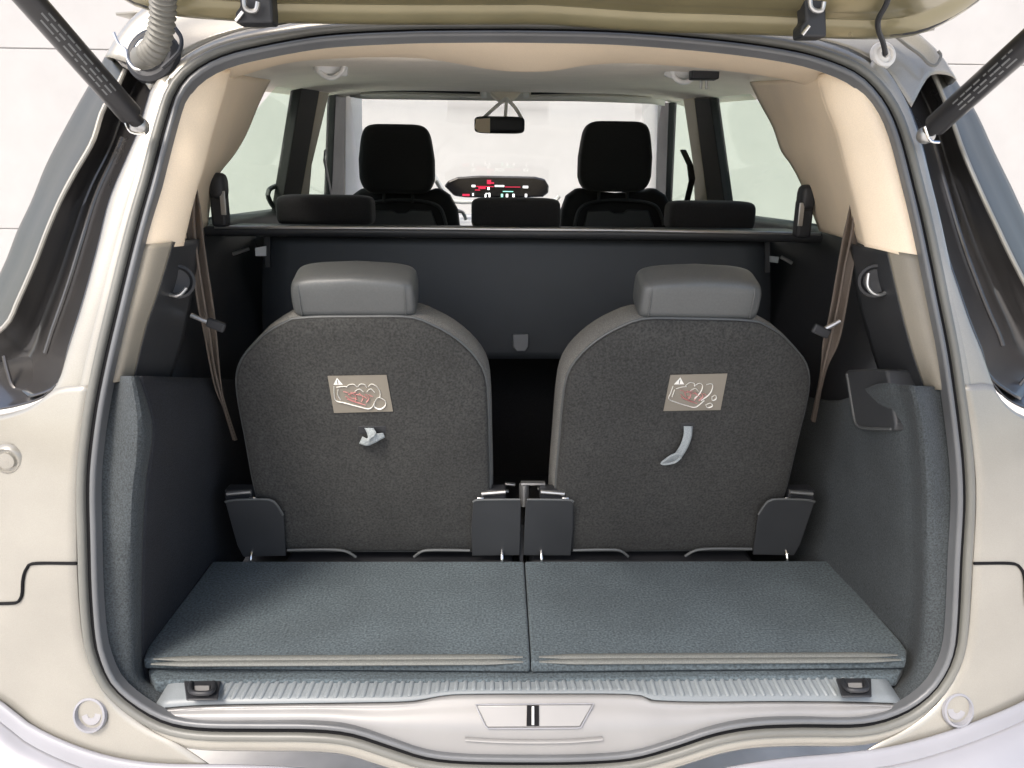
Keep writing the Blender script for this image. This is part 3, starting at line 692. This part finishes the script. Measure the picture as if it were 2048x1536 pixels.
# ------------------------------------------------------------------ second row: three seats, heads just above the cover
for x0, x1, y0, y1, lab, grp in ((558, 748, 393, 448, 'outer second row seat with low headrest on the corrugated hose side', 'outer second row seats'),
                           (943, 1119, 399, 455, 'middle second row seat with low black headrest below the instrument display', None),
                           (1333, 1503, 405, 458, 'outer second row seat with low headrest on the thin cable side', 'outer second row seats')):
    a = UY(x0, (y0 + y1) / 2, 1.06); b = UY(x1, (y0 + y1) / 2, 1.06); top = UY((x0 + x1) / 2, y0, 1.06); bt = UY((x0 + x1) / 2, y1, 1.06)
    c = (a + b) / 2; wd = (b - a).length; ht = top.z - bt.z
    t = thing('second_row_seat', (c.x, 1.1, .45), lab, 'car seat', grp)
    obj('headrest', pillow((c.x, 1.06, (top.z + bt.z) / 2), (wd, .10, ht + .01), .3, .5), DFAB, t)
    obj('backrest', pillow((c.x, 1.09, .82), (.43, .12, .70), .25, .35, rot=Euler((-.05, 0, 0))), DFAB, t)
    obj('cushion', pillow((c.x, 1.32, .52), (.43, .44, .14), .25, .35), DFAB, t)

# ------------------------------------------------------------------ front seats
for x0, x1, y0, y1, lab in ((720, 869, 249, 388, 'black front seat with tall headrest on the corrugated hose side'), (1157, 1301, 243, 384, 'black front seat with tall headrest on the thin cable side')):
    cx = (x0 + x1) / 2; Y = 1.82
    a = UY(x0, 315, Y); b = UY(x1, 315, Y); zt = UY(cx, y0, Y).z; zb = UY(cx, y1, Y).z
    t = thing('front_seat', ((a.x + b.x) / 2, Y, .45), lab, 'car seat', 'front seats')
    def bul(p, h=(zt - zb)):
        k = p.z / h                                   # widest low down, narrower at the crown
        return Vector((p.x * (1.0 - .26 * max(0, k) - .12 * max(0, -k - .28) * 3), p.y, p.z))
    obj('headrest', pillow(((a.x + b.x) / 2, Y, (zt + zb) / 2), ((b - a).length, .12, zt - zb), .32, .35, bulge=bul), DFAB, t)
    # shouldered backrest
    sh = [(-118,470),(-112,420),(-102,392),(-78,374),(-52,382),(0,386),(52,382),(72,374),(96,390),(112,420),(118,470)]
    o3 = [UY(cx + dx + 8, yy, Y + .02) for dx, yy in sh]
    lowp = [Vector((p.x, p.y, .55)) for p in (o3[-1], o3[0])]
    obj('backrest', prism(o3 + lowp, (0, .10, 0)), DFAB, t, bevel=.02, seg=4)
    obj('back_shell', tube(resample([UY(cx + dx + 8, yy, Y) for dx, yy in [(-88,452),(-78,418),(-50,404),(0,400),(50,404),(78,416),(90,450)]], 30), .006, 8), MPLAST, t)
    obj('back_pocket', prism([UY(cx + dx + 8, yy, Y + .01) for dx, yy in [(-70,455),(-62,422),(-18,420),(-10,426),(10,426),(18,419),(60,421),(72,455)]], (0, .012, 0)), MPLAST, t, bevel=.004)
    obj('cushion', pillow(((a.x + b.x) / 2, Y + .3, .58), (.48, .5, .16), .25, .35), DFAB, t)
    for dx in (-.05, .05):
        obj('headrest_post', tube([Vector(((a.x + b.x) / 2 + dx, Y, zb + .02)), Vector(((a.x + b.x) / 2 + dx, Y, zb - .03))], .006, 8), DPLAST, t)

# ------------------------------------------------------------------ third row folding seats (left traced, right mirrored)
TB = .213
def seat_y(z, off=0): return .40 - (z - .61) * TB + off
def USE(px, py, off=0.0): return hit(px, py, lambda p: p.y - seat_y(p.z, off))
OUT = [(582,641),(626,637),(720,636),(816,637),(860,651),(904,675),(942,708),(966,745),(974,795),(977,890),(979,975),(976,1050),(968,1104),(560,1104),(537,1060),(511,990),(488,870),(475,800),(472,755),(482,722),(503,696),(538,664)]
def folding_seat(s, label):
    FLIP[0] = s > 0
    t = thing('folding_seat', (s * .24, .40, .58), label, 'car seat', 'folding third row seats')
    o3 = resample([USE(x, y) for x, y in OUT[:13]], 46) + resample([USE(x, y) for x, y in OUT[13:] + OUT[:1]], 40)[:-1]
    o3 = [USE(968, 1116)] + o3[:0] + o3 if False else o3
    cx = sum(p.x for p in o3) / len(o3); cz = sum(p.z for p in o3) / len(o3)
    # carpeted back panel: slightly domed sheet with a rolled rim
    def ring(k, off, kz=None):
        kz = kz or k
        return [Vector((cx + (p.x - cx) * k, seat_y(cz + (p.z - cz) * kz, off), cz + (p.z - cz) * kz)) for p in o3]
    rows = [ring(1.0, .012), ring(1.0, .004), ring(.992, -.001), ring(.97, -.004), ring(.85, -.008), ring(.6, -.011), ring(.3, -.012), ring(.02, -.012)]
    v, f = grid(rows, True); f.append(tuple(range(len(v) - len(o3), len(v))))
    back = obj('back_panel', (v, f), SEATC, t)
    # foam body behind the panel, knitted cover showing round its shoulders
    rows = [ring(.99, .010), ring(1.012, .014, 1.014), ring(1.024, .026, 1.032), ring(1.030, .06, 1.052), ring(1.030, .10, 1.056), ring(1.015, .118, 1.04), ring(.97, .125), ring(.6, .13), ring(.02, .13)]
    v, f = grid(rows, True)
    obj('backrest', (v, f), MESHF, t)
    obj('piping', tube([p for p in ring(1.004, .008)], .0028, 8, closed=True), LEATH, back)
    # headrest
    hc = USE(713, 584, .050)
    def bul(p):
        # rounder underside towards the back, slim towards the front
        return Vector((p.x * (1 - .05 * (p.z / .045) ** 2 * (1 if p.z > 0 else .6)), p.y, p.z + .010 * (1 - (p.x / .11) ** 2) * (1 if p.z > 0 else 0)))
    hr = obj('headrest', pillow(hc, (.203, .084, .070), .24, .45, 56, 32, rot=Euler((.32, 0, 0)), bulge=bul), LEATH, t)
    R = Euler((.32, 0, 0)).to_matrix()
    for sx in (-.085, .085):
        pts = []
        for i in range(36):
            th = 2 * math.pi * i / 36
            e = .45; q = Vector((sx, math.copysign(abs(math.cos(th)) ** e, math.cos(th)) * .0415, math.copysign(abs(math.sin(th)) ** e, math.sin(th)) * .0350))
            pts.append(hc + R @ q)
        obj('seam', tube(pts, .0016, 6, closed=True), LEATH, hr)
    for px in (621, 786):
        c = USE(px, 625, .03)
        obj('headrest_post', tube([c + Vector((0, 0, -.02)), c, c + Vector((0, 0, .015))], .009, 12, flat=.6), TAN, t)
    # hinge cover plates at the foot
    for pts, name in (([(450,1004),(470,1000),(535,999),(552,1008),(566,1030),(572,1112),(486,1114),(474,1090)], 'a'), ([(946,1004),(958,1000),(1040,999),(1042,1010),(1040,1111),(944,1112),(942,1060)], 'b')):
        o = [USE(x, y, -.022 if y < 1050 else -.014) for x, y in pts]
        pl = obj('hinge_cover', prism(o, (0, .004, 0)), MPLAST, t, bevel=.0015)
        tp = pts[:5] if name == 'a' else pts[:3]
        obj('cover_highlight', tube(resample([USE(x, y, -.021) for x, y in tp], 16), .0022, 8), LEATH, pl)  # paler tube paints a highlight on the plate's top edge
    # hinge brackets over the plates
    for x, y in ((482, 985), (985, 985)):
        c = USE(x, y, .01)
        hb = obj('hinge_bracket', box(c, (.05, .03, .022)), DPLAST, t, bevel=.003)
        obj('hinge_bolt', tube([c + Vector((-.02, -.016, .004)), c + Vector((.024, -.016, .008))], .004, 10), STEEL, hb)
        obj('hinge_lug', box(c + Vector((.026 if x < 700 else -.022, -.017, -.006)), (.014, .006, .009)), CHROME, hb, bevel=.002)
    # floor hooks
    for x in (505, 1004):
        c = UZ(x, 1119, .602) + Vector((0, -.004, 0))
        obj('floor_hook', tube(resample([c + Vector((0, -.002, -.006)), c + Vector((0, -.006, .004)), c + Vector((0, .004, .016)), c + Vector((0, .02, .02))], 12), .0028, 8), CHROME, t)
    # base rails glimpsed under the panel
    for pts in ([(575,1100),(650,1099),(690,1102),(712,1114)], [(828,1114),(846,1102),(880,1100),(940,1101)]):
        obj('base_rail', tube(resample([USE(x, y, -.016) for x, y in pts], 16), .0026, 8), LEATH, t)
    obj('base_frame', box((-.235, .45, .565), (.44, .12, .05)), DPLAST, t, bevel=.01)
    obj('cushion', pillow((-.235, .62, .55), (.42, .36, .10), .25, .4), DFAB, t)
    FLIP[0] = False
    return t, back
sL, backL = folding_seat(-1, 'folding third row seat with a crumpled loop strap on its carpeted back')
sR, backR = folding_seat(1, 'folding third row seat with a long hanging strap on its carpeted back')

# stickers and straps on the seat backs
def sticker(t, corners, strokes_w, strokes_r, tri, extra):
    q = [USE(x, y, -.0135) for x, y in corners]
    st = obj('warning_sticker', prism(q, (0, .0012, 0)), STICK, t, smooth=False, label='taupe warning sticker with a red and white seat folding pictogram')
    def uv(u, v, k=.0006): return q[0].lerp(q[1], u).lerp(q[3].lerp(q[2], u), v) + Vector((0, -k, 0))
    wq = (q[1] - q[0]).length
    def stroke(p, r): return tube(resample([uv(*e) for e in p], 4 * len(p), smooth=True), r, 5, flat=.35)
    obj('pictogram_outline', merge(*[stroke(p, .0020) for p in strokes_w]), WHITEP, st)
    obj('pictogram_seats', merge(*[stroke(p, .0019) for p in strokes_r]), REDP, st)
    obj('warning_triangle', prism([uv(*e, .0005) for e in tri], (0, .0003, 0)), WHITEP, st, smooth=False)
    obj('warning_mark', tube([uv((tri[0][0] + tri[1][0]) / 2, tri[0][1] - .02, .0012), uv(tri[2][0], tri[2][1] + .06, .0012)], .0006, 5), BLACKR, st)
    return st
W = [[(.08,.28),(.06,.48),(.07,.66),(.2,.72),(.42,.83),(.62,.9),(.72,.72)], [(.12,.3),(.24,.28),(.3,.3)], [(.29,.3),(.34,.24),(.42,.23),(.46,.3)], [(.48,.3),(.53,.23),(.6,.24),(.63,.32)], [(.66,.3),(.72,.23),(.8,.3),(.84,.45),(.82,.6)],
     [(.72,.72),(.8,.6),(.9,.7),(.88,.84),(.78,.92),(.7,.84),(.72,.72)], [(.14,.36),(.12,.5),(.15,.64)], [(.42,.42),(.5,.36),(.56,.44)], [(.62,.44),(.69,.36),(.75,.46)]]
Rr = [[(.22,.42),(.3,.46),(.34,.58),(.44,.64)], [(.34,.44),(.42,.54),(.4,.66)], [(.48,.48),(.54,.58),(.5,.7)], [(.24,.54),(.34,.66),(.5,.76)], [(.58,.5),(.64,.6),(.58,.72)], [(.42,.5),(.52,.54),(.6,.62)], [(.26,.62),(.4,.72),(.56,.8)], [(.64,.52),(.7,.58)], [(.3,.5),(.44,.44)]]
T = [(.075,.235),(.235,.235),(.155,.05)]
sticker(sL, [(655,752),(773,750),(786,823),(668,826)], W, Rr, T, 0)
W2 = [[(.08,.3),(.06,.5),(.05,.66),(.2,.76),(.4,.86),(.55,.9),(.68,.72)], [(.14,.38),(.22,.34),(.32,.32)], [(.3,.3),(.36,.22),(.44,.24),(.46,.32)], [(.46,.3),(.54,.24),(.6,.32),(.58,.5),(.5,.66)], [(.66,.28),(.76,.27),(.78,.4),(.74,.56),(.62,.72)],
      [(.8,.62),(.86,.58),(.88,.68),(.82,.72),(.8,.62)], [(.72,.84),(.8,.8),(.84,.88),(.76,.92),(.72,.84)], [(.12,.4),(.1,.6)], [(.4,.44),(.48,.38),(.54,.46)]]
T2 = [(.09,.26),(.27,.26),(.18,.07)]
sticker(sR, [(1341,750),(1455,747),(1441,820),(1327,822)], W2, Rr, T2, 0)
def strapmesh(pts, wd, th=.0016):
    # folded webbing: centre line points with offset, width direction given
    rows = []
    P = resample([p for p, _ in pts], 36); Wd = resample([w_ for _, w_ in pts], 36)
    return grid([[p - q * (wd / 2), p - q * (wd / 4) + Vector((0, -.0008, 0)), p, p + q * (wd / 4) + Vector((0, -.0008, 0)), p + q * (wd / 2)] for p, q in zip(P, Wd)])
X = Vector((1, 0, 0)); Z = Vector((0, 0, 1))
slotL = obj('strap_slot', prism([USE(x, y, -.0125) for x, y in [(716,852),(772,852),(772,868),(716,868)]], (0, .004, 0)), DPLAST, sL, bevel=.001)
obj('pull_strap', strapmesh([(USE(738, 856, -.013), X), (USE(744, 868, -.022), (X * .9 + Z * .2)), (USE(742, 876, -.032), (X + Z * .4).normalized()), (USE(733, 880, -.030), (Z * .9 + X * .5).normalized())], .016), STRAP, sL, solid=.0016)
obj('strap_loop', strapmesh([(USE(722, 880, -.016), (Z + X * .5).normalized()), (USE(735, 884, -.024), (Z * .9 - X * .2).normalized()), (USE(750, 876, -.026), (Z * .8 - X * .3).normalized()), (USE(768, 870, -.016), (Z * .55 - X * .2))], .0145), STRAP, sL, solid=.0016)
slotR = obj('strap_slot', prism([USE(x, y, -.0125) for x, y in [(1362,846),(1390,846),(1388,858),(1361,858)]], (0, .004, 0)), DPLAST, sR, bevel=.001)
obj('pull_strap', strapmesh([(USE(1376, 852, -.013), X), (USE(1375, 872, -.020), X), (USE(1368, 892, -.022), (X * .95 + Z * -.25).normalized()), (USE(1358, 908, -.022), (X * .8 - Z * .55).normalized()), (USE(1346, 918, -.020), (X * .5 - Z * .8).normalized()), (USE(1328, 924, -.015), (X * .2 - Z * .5))], .0150), STRAP, sR, solid=.0016)
obj('strap_loop', tube(resample([USE(x, y, -.028) for x, y in [(1357,906),(1342,912),(1328,922),(1323,927),(1332,928),(1350,924),(1362,914)]], 30), .0022, 8), STRAP, sR)
# post between the two seats
mid_ = obj('seat_catch_post', tube([UY(1048, 1010, .40), UY(1048, 990, .40), UY(1048, 968, .40)], .0095, 14), STEEL, car)
obj('post_cap', box(UY(1066, 966, .395), (.045, .012, .004)), STEEL, mid_)
obj('seat_gap_filler', box((0, .42, .62), (.006, .06, .10)), DPLAST, car)
for x, y, w_ in ((1020, 968, .02), (1088, 978, .025), (1006, 981, .022)):
    obj('catch_lever', box(UY(x, y, .42), (w_, .01, .004), Euler((0, .1, 0))), STEEL, mid_, bevel=.001)

# ------------------------------------------------------------------ seat belts along the pillars
def belt(lp, rp, ys, clip, cy, label):
    b = obj('seat_belt', loft([[UY(x, y, Y) for (x, y), Y in zip(lp, ys)], [UY(x, y, Y + .012) for (x, y), Y in zip(mid(lp, rp, .5, len(lp)), ys)], [UY(x, y, Y) for (x, y), Y in zip(rp, ys)]], 40, 3), BELT, car, solid=.0018, label=label)
    e = mid(lp, rp, .45, len(lp))
    obj('belt_fold', tube(resample([UY(x, y, Y - .004) for (x, y), Y in zip(e, ys)], 30), .0022, 6), BELT, b)
    obj('belt_clip', tube([UY(x, y, cy) for x, y in clip], .004, 8), STEEL, b)
    obj('belt_stop', box(UY(*clip[-1], cy), (.03, .01, .016), Euler((0, .4, 0))), DPLAST, b, bevel=.003)
belt([(386,368),(374,440),(376,485),(396,615),(404,650),(428,768),(446,815),(466,880)], [(392,368),(404,440),(408,485),(427,615),(432,655),(442,768),(452,812),(474,880)],
     [.30,.29,.29,.30,.32,.36,.38,.42], [(382,630),(405,640),(432,650)], .285, 'brown seat belt hanging from the pillar on the corrugated hose side')
belt([(1708,372),(1694,440),(1684,485),(1659,629),(1646,683),(1640,745),(1622,840)], [(1716,374),(1724,440),(1716,485),(1690,629),(1676,690),(1652,745),(1630,845)],
     [.30,.29,.29,.30,.32,.36,.42], [(1680,642),(1662,652),(1642,662)], .285, 'brown seat belt hanging from the pillar on the thin cable side')
# belt reels beside the quarter windows
for s, x, y in ((-1, 438, 372), (1, 1612, 395)):
    c = UY(x, y, .60)
    r_ = obj('belt_anchor', pillow(c, (.03, .04, .05), .6, .6, 20, 12), DPLAST, car)
    obj('anchor_stem', box(UY(x + (2 if s < 0 else -6), y + 42, .61), (.03, .03, .075)), DPLAST, r_, bevel=.006)
    obj('anchor_tongue', box(UY(x + (8 if s < 0 else -10), y + 34, .585), (.010, .004, .045)), STEEL, r_, bevel=.001)

# ------------------------------------------------------------------ tailgate, hinges, struts, hoses
tg = [(230,-40),(265,-8),(345,14),(457,24),(559,29),(793,32),(1000,32),(1100,33),(1293,46),(1450,51),(1586,56),(1658,60),(1752,62),(1799,59),(1846,49),(1900,22),(1950,-12),(1985,-50)]
t0 = [UY(x, y, .20) for x, y in tg]
t1 = [UY(x, y - 12 if 250 < x < 1900 else y - 8, .185) for x, y in tg]
t2 = [p + Vector((-p.x * .02, -.012, .012)) for p in t1]
t3 = [p + Vector((-p.x * .03, -.018, .004)) for p in t2]
t4 = [p + Vector((-p.x * .04, -.07, .035)) for p in t3]
t5 = [p + Vector((-p.x * .02, -.40, .26)) for p in t4]
t6 = [p + Vector((0, -.35, .05)) for p in t5]
tail = obj('tailgate', loft([[p + Vector((0, .005, .065)) for p in t0], [p + Vector((0, .012, .03)) for p in t0], t0, t1, t2, t3, t4, t5, t6], 70, 4), PAINT_OL_REFL, car, solid=.01, soff=1, label='raised champagne tailgate above the opening')
obj('tailgate_edge', tube(resample([p + Vector((0, -.010, -.004)) for p in t0], 70), .0055, 8), DPLAST, tail)
obj('tailgate_crease', tube(resample([p + Vector((0, -.002, 0)) for p in t2], 70), .0022, 6), PAINT_DK_REFL, tail)
for a, b in (((470, -8), (545, 46)), ((1602, -8), (1654, 74))):
    xa, ya = a; xb, yb = b
    hg = obj('tailgate_hinge', prism([UY(x, y, .125) for x, y in [(xa + 6, ya - 20), (xb - 4, ya - 20), (xb, yb - 20), (xb, yb), (xa, yb), (xa, yb - 22), (xa + 10, yb - 34)]], (0, .03, 0)), DPLAST, car, bevel=.003)
    obj('hinge_loop', tube(resample([UY(x, y, .115) for x, y in [(xa + 18, -4), (xa + 20, 14), (xa + 30, 22), (xa + 42, 20), (xa + 46, 4)]], 20), .003, 8), STEEL, hg)
    obj('hinge_pin', tube([UY(xa + 2, yb - 4, .12), UY(xa + 16, yb - 22, .12)], .0025, 8), CHROME, hg)
def strut(p0, Y0, p1, Y1, label, prints):
    a = UY(*p0, Y0); b = UY(*p1, Y1); d = (b - a)
    path = [a, a + d * .08, a + d * .085, a + d * .5, b + d * .2]
    s_ = obj('tailgate_strut', tube(path, lambda t: .0095 if t < .3 else .0155, 18), mat('strut_black', (.018, .018, .02), .35, coat=.2, blotch=.2), car, label=label)
    obj('ball_joint', pillow(a + Vector((0, .004, -.004)), (.024, .024, .024), .9, .9, 16, 10), STEEL, s_)
    obj('joint_clip', tube(resample([a + Vector((-.012, -.012, .006)), a + Vector((-.004, -.016, -.012)), a + Vector((.012, -.01, -.014))], 10), .002, 6), CHROME, s_)
    # small printed data lines on the tube
    dn = d.normalized(); view = (CAM - (a + d * .5)); view = (view - dn * view.dot(dn)).normalized(); up = dn.cross(view)
    V, F = [], []
    rnd = random.Random(3)
    for row in (-1, 0, 1):
        s0 = prints[0] + rnd.random() * .03
        while s0 < prints[1]:
            L = .004 + rnd.random() * .010
            ang = row * .38
            nrm = view * math.cos(ang) + up * math.sin(ang); tg_ = up * math.cos(ang) - view * math.sin(ang)
            c = a + d * s0 + nrm * .0158
            w2 = .0011
            base = len(V)
            V += [c - dn * L / 2 - tg_ * w2, c + dn * L / 2 - tg_ * w2, c + dn * L / 2 + tg_ * w2, c - dn * L / 2 + tg_ * w2]
            F.append((base, base + 1, base + 2, base + 3))
            s0 += (L + .003) / d.length
    obj('printed_lines', (V, F), mat('faded_print', (.16, .165, .165), .6), s_, smooth=False, kind='stuff')
strut((276, 246), .155, (62, 2), .02, 'black tailgate strut on the corrugated hose side', (.35, .95))
strut((1856, 264), .165, (2052, 88), .03, 'black tailgate strut on the thin cable side', (.4, .95))
# corrugated cable hose on the left
hp = resample([UY(x, y, Y) for x, y, Y in [(322,-60,.08),(325,-20,.10),(326,20,.115),(322,60,.125),(312,92,.135),(296,110,.15),(284,116,.175)]], 150)
hose = obj('cable_hose', tube(hp, lambda t: (.0148 + .0016 * math.sin(t * 150 * .9)) if t < .78 else .0155 - .002 * (t - .78), 16), GREYH, car, label='grey corrugated cable hose leading to the tailgate')
c = UA(300, 108, -.004)
obj('hose_grommet', lathe(c, (-.2, -1, .35), [(.040, -.012), (.039, -.002), (.033, .002), (.026, .001), (.022, .008), (.018, .010)], 28), DPLAST, hose)
obj('grommet_clip', tube(resample([UA(x, y, -.02) for x, y in [(228,66),(238,88),(252,100),(256,120),(268,136),(282,140)]], 24), .0022, 6), STEEL, hose)
obj('grommet_rim', tube(resample([UA(x, y, -.016) for x, y in [(345,50),(362,75),(360,100),(345,118),(325,136)]], 24), .003, 6), DPLAST, hose)
# thin cable and washer tube on the right
cp = resample([UY(x, y, Y) for x, y, Y in [(1782,-30,.10),(1774,5,.115),(1757,38,.135),(1757,60,.155),(1766,85,.185),(1771,108,.20)]], 50)
cb = obj('thin_cable', tube(cp, .0036, 8), DPLAST, car, label='thin black cable from the tailgate into a round grommet')
c = UA(1769, 108, -.002)
obj('cable_grommet', lathe(c, (.2, -1, .3), [(.020, -.006), (.0185, .001), (.014, .002), (.012, -.002), (.009, .001), (.0065, .002), (.005, -.003)], 24), APIL, cb)
obj('washer_tube', tube(resample([UA(x, y, -.004) for x, y in [(1768,60),(1790,72),(1815,92),(1840,110),(1858,128),(1872,130),(1882,112),(1876,102)]], 40), .0022, 6), GREYH, car)
